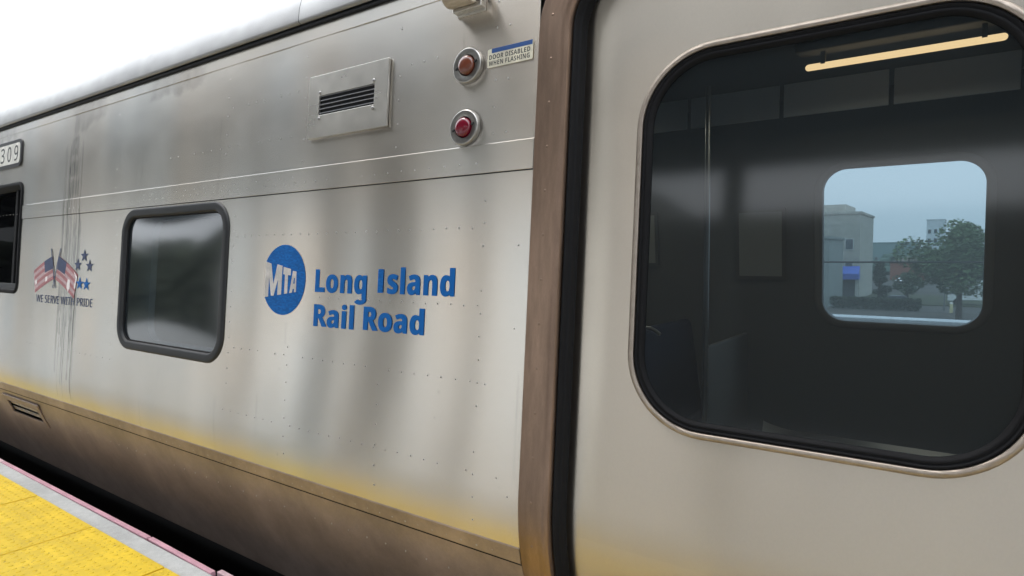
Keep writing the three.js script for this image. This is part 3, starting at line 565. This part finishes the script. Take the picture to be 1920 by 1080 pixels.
block('corner_building', 'cream corner building with a blue awning over its ground floor', -26, -10.9, 7.0, -95, 14, cream, 3, 6, (b, w) => {
  mesh('parapet', uvm(box(w - 2, 1.4, 9, -1, 12.3, -6)), cream, b);
  const s = new THREE.Shape(); s.moveTo(0, 0); s.lineTo(1.5, -1.0); s.lineTo(1.5, -1.75); s.lineTo(0, -1.75); s.closePath();
  mesh('awning', ext(s, 3.8).rotateY(-Math.PI / 2).translate(w / 2 + .1, 4.55, .05), std({ color: lin(.06, .13, .5), roughness: .7 }), b);
  mesh('shop_front', box(2.6, 2.6, .1, w / 2 - 1.5, 1.6, .04), win, b);
  mesh('pillar', box(.35, 3.1, .25, w / 2 - .25, 1.55, .15), std({ color: lin(.65, .64, .6), roughness: .8 }), b);
});
block('annexe_building', 'narrow grey green building left of the blue awning', -17, -12.15, 3.4, -80, 10, std({ color: lin(.22, .25, .24), roughness: .9 }), 2, 2);
block('brick_house', 'low red brick house in the distance behind the trees', -14.2, -7.4, -.5, -172, 8, std({ color: lin(.26, .11, .08), roughness: .9 }), 1, 2, (b, w, h) => mesh('roof', new THREE.ConeGeometry(w * .75, 1.4, 4).rotateY(Math.PI / 4).translate(0, h + .8, -4), std({ color: lin(.14, .1, .09), roughness: .9 }), b));
block('tower_block', 'pale tall block faint on the skyline left of the tree', -11.5, -6.3, 13, -260, 12, std({ color: lin(.62, .66, .68), roughness: .9 }), 4, 3);
block('warehouse', 'long grey warehouse roof on the skyline', -40, -14, 5.2, -250, 20, std({ color: lin(.25, .33, .33), roughness: .9 }), 1, 8);
function leafy(name, label, x, y, z, base, rx, ry, n, col, size, cone) {
  const t = thing(name, label, 'tree', [x, base, z]); const cy = y - base;
  mesh('trunk', new THREE.CylinderGeometry(.12, .28, cy, 8).translate(0, cy / 2, 0), std({ color: lin(.06, .05, .04), roughness: 1 }), t);
  const gs = [], q = new THREE.PlaneGeometry(1, 1), cl = [];
  for (let k = 0; k < 26; k++) { const a = rnd() * 6.28, e = (rnd() - .5) * 2, r = .35 + .6 * rnd(); const kk = cone ? (1 - (e + 1) / 2) * .9 + .1 : Math.sqrt(1 - e * e * .8); cl.push([rx * r * kk * Math.cos(a), ry * e * .85, rx * r * kk * Math.sin(a), (cone ? .3 : .34) * rx * (.7 + .6 * rnd())]); }
  for (let k = 0; k < n; k++) { const c = cl[k % cl.length], a = rnd() * 6.28, e = Math.acos(2 * rnd() - 1), r = c[3] * Math.cbrt(.3 + .7 * rnd()), s = size * (.6 + .8 * rnd());
    gs.push(q.clone().scale(s, s * .7, 1).rotateX(rnd() * 3).rotateY(rnd() * 6).translate(c[0] + r * Math.sin(e) * Math.cos(a), cy + c[1] + r * Math.cos(e), c[2] + r * Math.sin(e) * Math.sin(a))); }
  mesh('crown', mergeGeometries(gs), std({ color: lin(...col), roughness: .9, side: THREE.DoubleSide }), t); return t;
}
leafy('broadleaf_tree', 'large round green tree at the right of the far view', .45, 1.4, -70, G0, 4.6, 3.0, 17000, [.1, .155, .07], .2);
leafy('broadleaf_tree', 'smaller green tree left of and behind the large tree', -5.2, -2.2, -92, G0, 1.6, 1.2, 3000, [.075, .11, .065], .2);
leafy('dark_conifer', 'dark pointed tree right of the blue awning', -8.0, -1.6, -90, G0, 1.3, 2.4, 3000, [.05, .075, .05], .2, true);
{
  const g = [], q = new THREE.PlaneGeometry(1, 1);
  for (let k = 0; k < 2600; k++) g.push(q.clone().scale(.22, .16, 1).rotateX(rnd() * 3).rotateY(rnd() * 6).translate(-4.4 + rnd() * 8.8, Math.pow(rnd(), .7) * 1.35, (rnd() - .5) * .9));
  const h = thing('hedge', 'long dark clipped hedge along the near side of the street', 'hedge', [-7.4, G0, -79.5]); mesh('foliage', mergeGeometries(g), std({ color: lin(.035, .055, .03), roughness: 1, side: THREE.DoubleSide }), h);
  const gg = []; const ic = new THREE.IcosahedronGeometry(1, 0);
  for (let k = 0; k < 300; k++) { const x = -80 + rnd() * 160; gg.push(ic.clone().scale(2.5 + rnd() * 2, 1.5 + rnd() * 1.5, 2).rotateY(rnd() * 6).translate(x, G0 + rnd() * (4 + 3.5 * vn(x * .09, 7)), -215 - rnd() * 25)); }
  tag(mesh('distant_trees', mergeGeometries(gg), std({ color: lin(.08, .12, .1), roughness: 1 }), scene), 'low wooded skyline in the far distance', 'trees', null, 'stuff');
}
function motor(label, x, z, turn, col) {
  const t = thing('parked_car', label, 'car', [x, G0 + .02, z], turn, 'cars parked in the street');
  const s = new THREE.Shape(); [[-2.2, .35], [-2.25, .75], [-1.9, .92], [-1.2, .98], [-.55, 1.42], [.75, 1.44], [1.5, 1.0], [2.15, .92], [2.25, .6], [2.2, .35]].forEach(([a, b], i) => i ? s.lineTo(a, b) : s.moveTo(a, b)); s.closePath();
  mesh('body', ext(s, 1.6, .06).translate(0, 0, -.8), new THREE.MeshPhysicalMaterial({ color: lin(...col), roughness: .4, clearcoat: 1, clearcoatRoughness: .1 }), t);
  const w = new THREE.Shape(); [[-1.0, 1.0], [-.52, 1.34], [.7, 1.36], [1.25, 1.0]].forEach(([a, b], i) => i ? w.lineTo(a, b) : w.moveTo(a, b)); w.closePath();
  mesh('side_windows', ext(w, 1.74).translate(0, 0, -.87), win, t);
  for (const a of [-1.35, 1.4]) for (const b of [-.82, .82]) { const m = mesh('wheel', new THREE.CylinderGeometry(.33, .33, .2, 18).rotateX(Math.PI / 2).translate(a, .33, b), black, t); mesh('rim', new THREE.CylinderGeometry(.2, .2, .22, 12).rotateX(Math.PI / 2).translate(a, .33, b), steelPlain, m); }
}
motor('dark grey car beside the long hedge', -5.6, -82.5, .1, [.05, .055, .06]);
motor('white car seen between the dark conifer and the small tree', -9.4, -148, 1.2, [.75, .75, .74]);
motor('left one of the two white cars beside the large tree', -4.4, -170, .3, [.72, .72, .72]);
motor('right one of the two white cars beside the large tree', -2.4, -176, .2, [.72, .72, .72]);
{
  const v = thing('delivery_van', 'white box van at the right edge of the far view', 'van', [2.2, G0 + .02, -92], 0);
  mesh('cargo_box', rbox(4.2, 2.6, 2.0, .06, .4, 1.95, 0), std({ color: lin(.75, .75, .73), roughness: .5 }), v);
  mesh('cab', rbox(1.5, 1.7, 1.9, .2, -2.4, 1.25, 0), std({ color: lin(.72, .72, .7), roughness: .4 }), v); mesh('cab_window', rbox(.7, .6, 1.94, .05, -2.5, 1.65, 0), win, v);
  for (const a of [-2.2, 1.4]) for (const b of [-.85, .85]) mesh('wheel', new THREE.CylinderGeometry(.4, .4, .25, 18).rotateX(Math.PI / 2).translate(a, .4, b), black, v);
  const l = thing('street_lamp', 'slim grey street lamp in front of the large tree', 'street lamp', [-1.0, G0, -82]);
  mesh('pole', new THREE.CylinderGeometry(.05, .08, 5.6, 8).translate(0, 2.8, 0), std({ color: lin(.2, .21, .21), metalness: .5, roughness: .5 }), l);
  mesh('arm', box(1.2, .06, .06, .55, 5.55, 0), std({ color: lin(.2, .21, .21), metalness: .5, roughness: .5 }), l); mesh('lantern', rbox(.5, .12, .2, .03, 1.1, 5.5, 0), std({ color: lin(.5, .5, .5), roughness: .5 }), l);
  [['pale yellow bollard, left one of a pair below the large tree', -.3], ['pale yellow bollard, right one of a pair below the large tree', .35]].forEach(([lb, x]) => { const b = thing('bollard', lb, 'bollard', [x, G0, -79], 0, 'pair of bollards at the kerb'); mesh('post', new THREE.CylinderGeometry(.14, .16, .95, 10).translate(0, .48, 0), std({ color: lin(.7, .62, .35), roughness: .6 }), b); mesh('cap', new THREE.SphereGeometry(.15, 10, 6).translate(0, .98, 0), std({ color: lin(.75, .74, .7), roughness: .6 }), b); });
}
renderer.render(scene, camera);
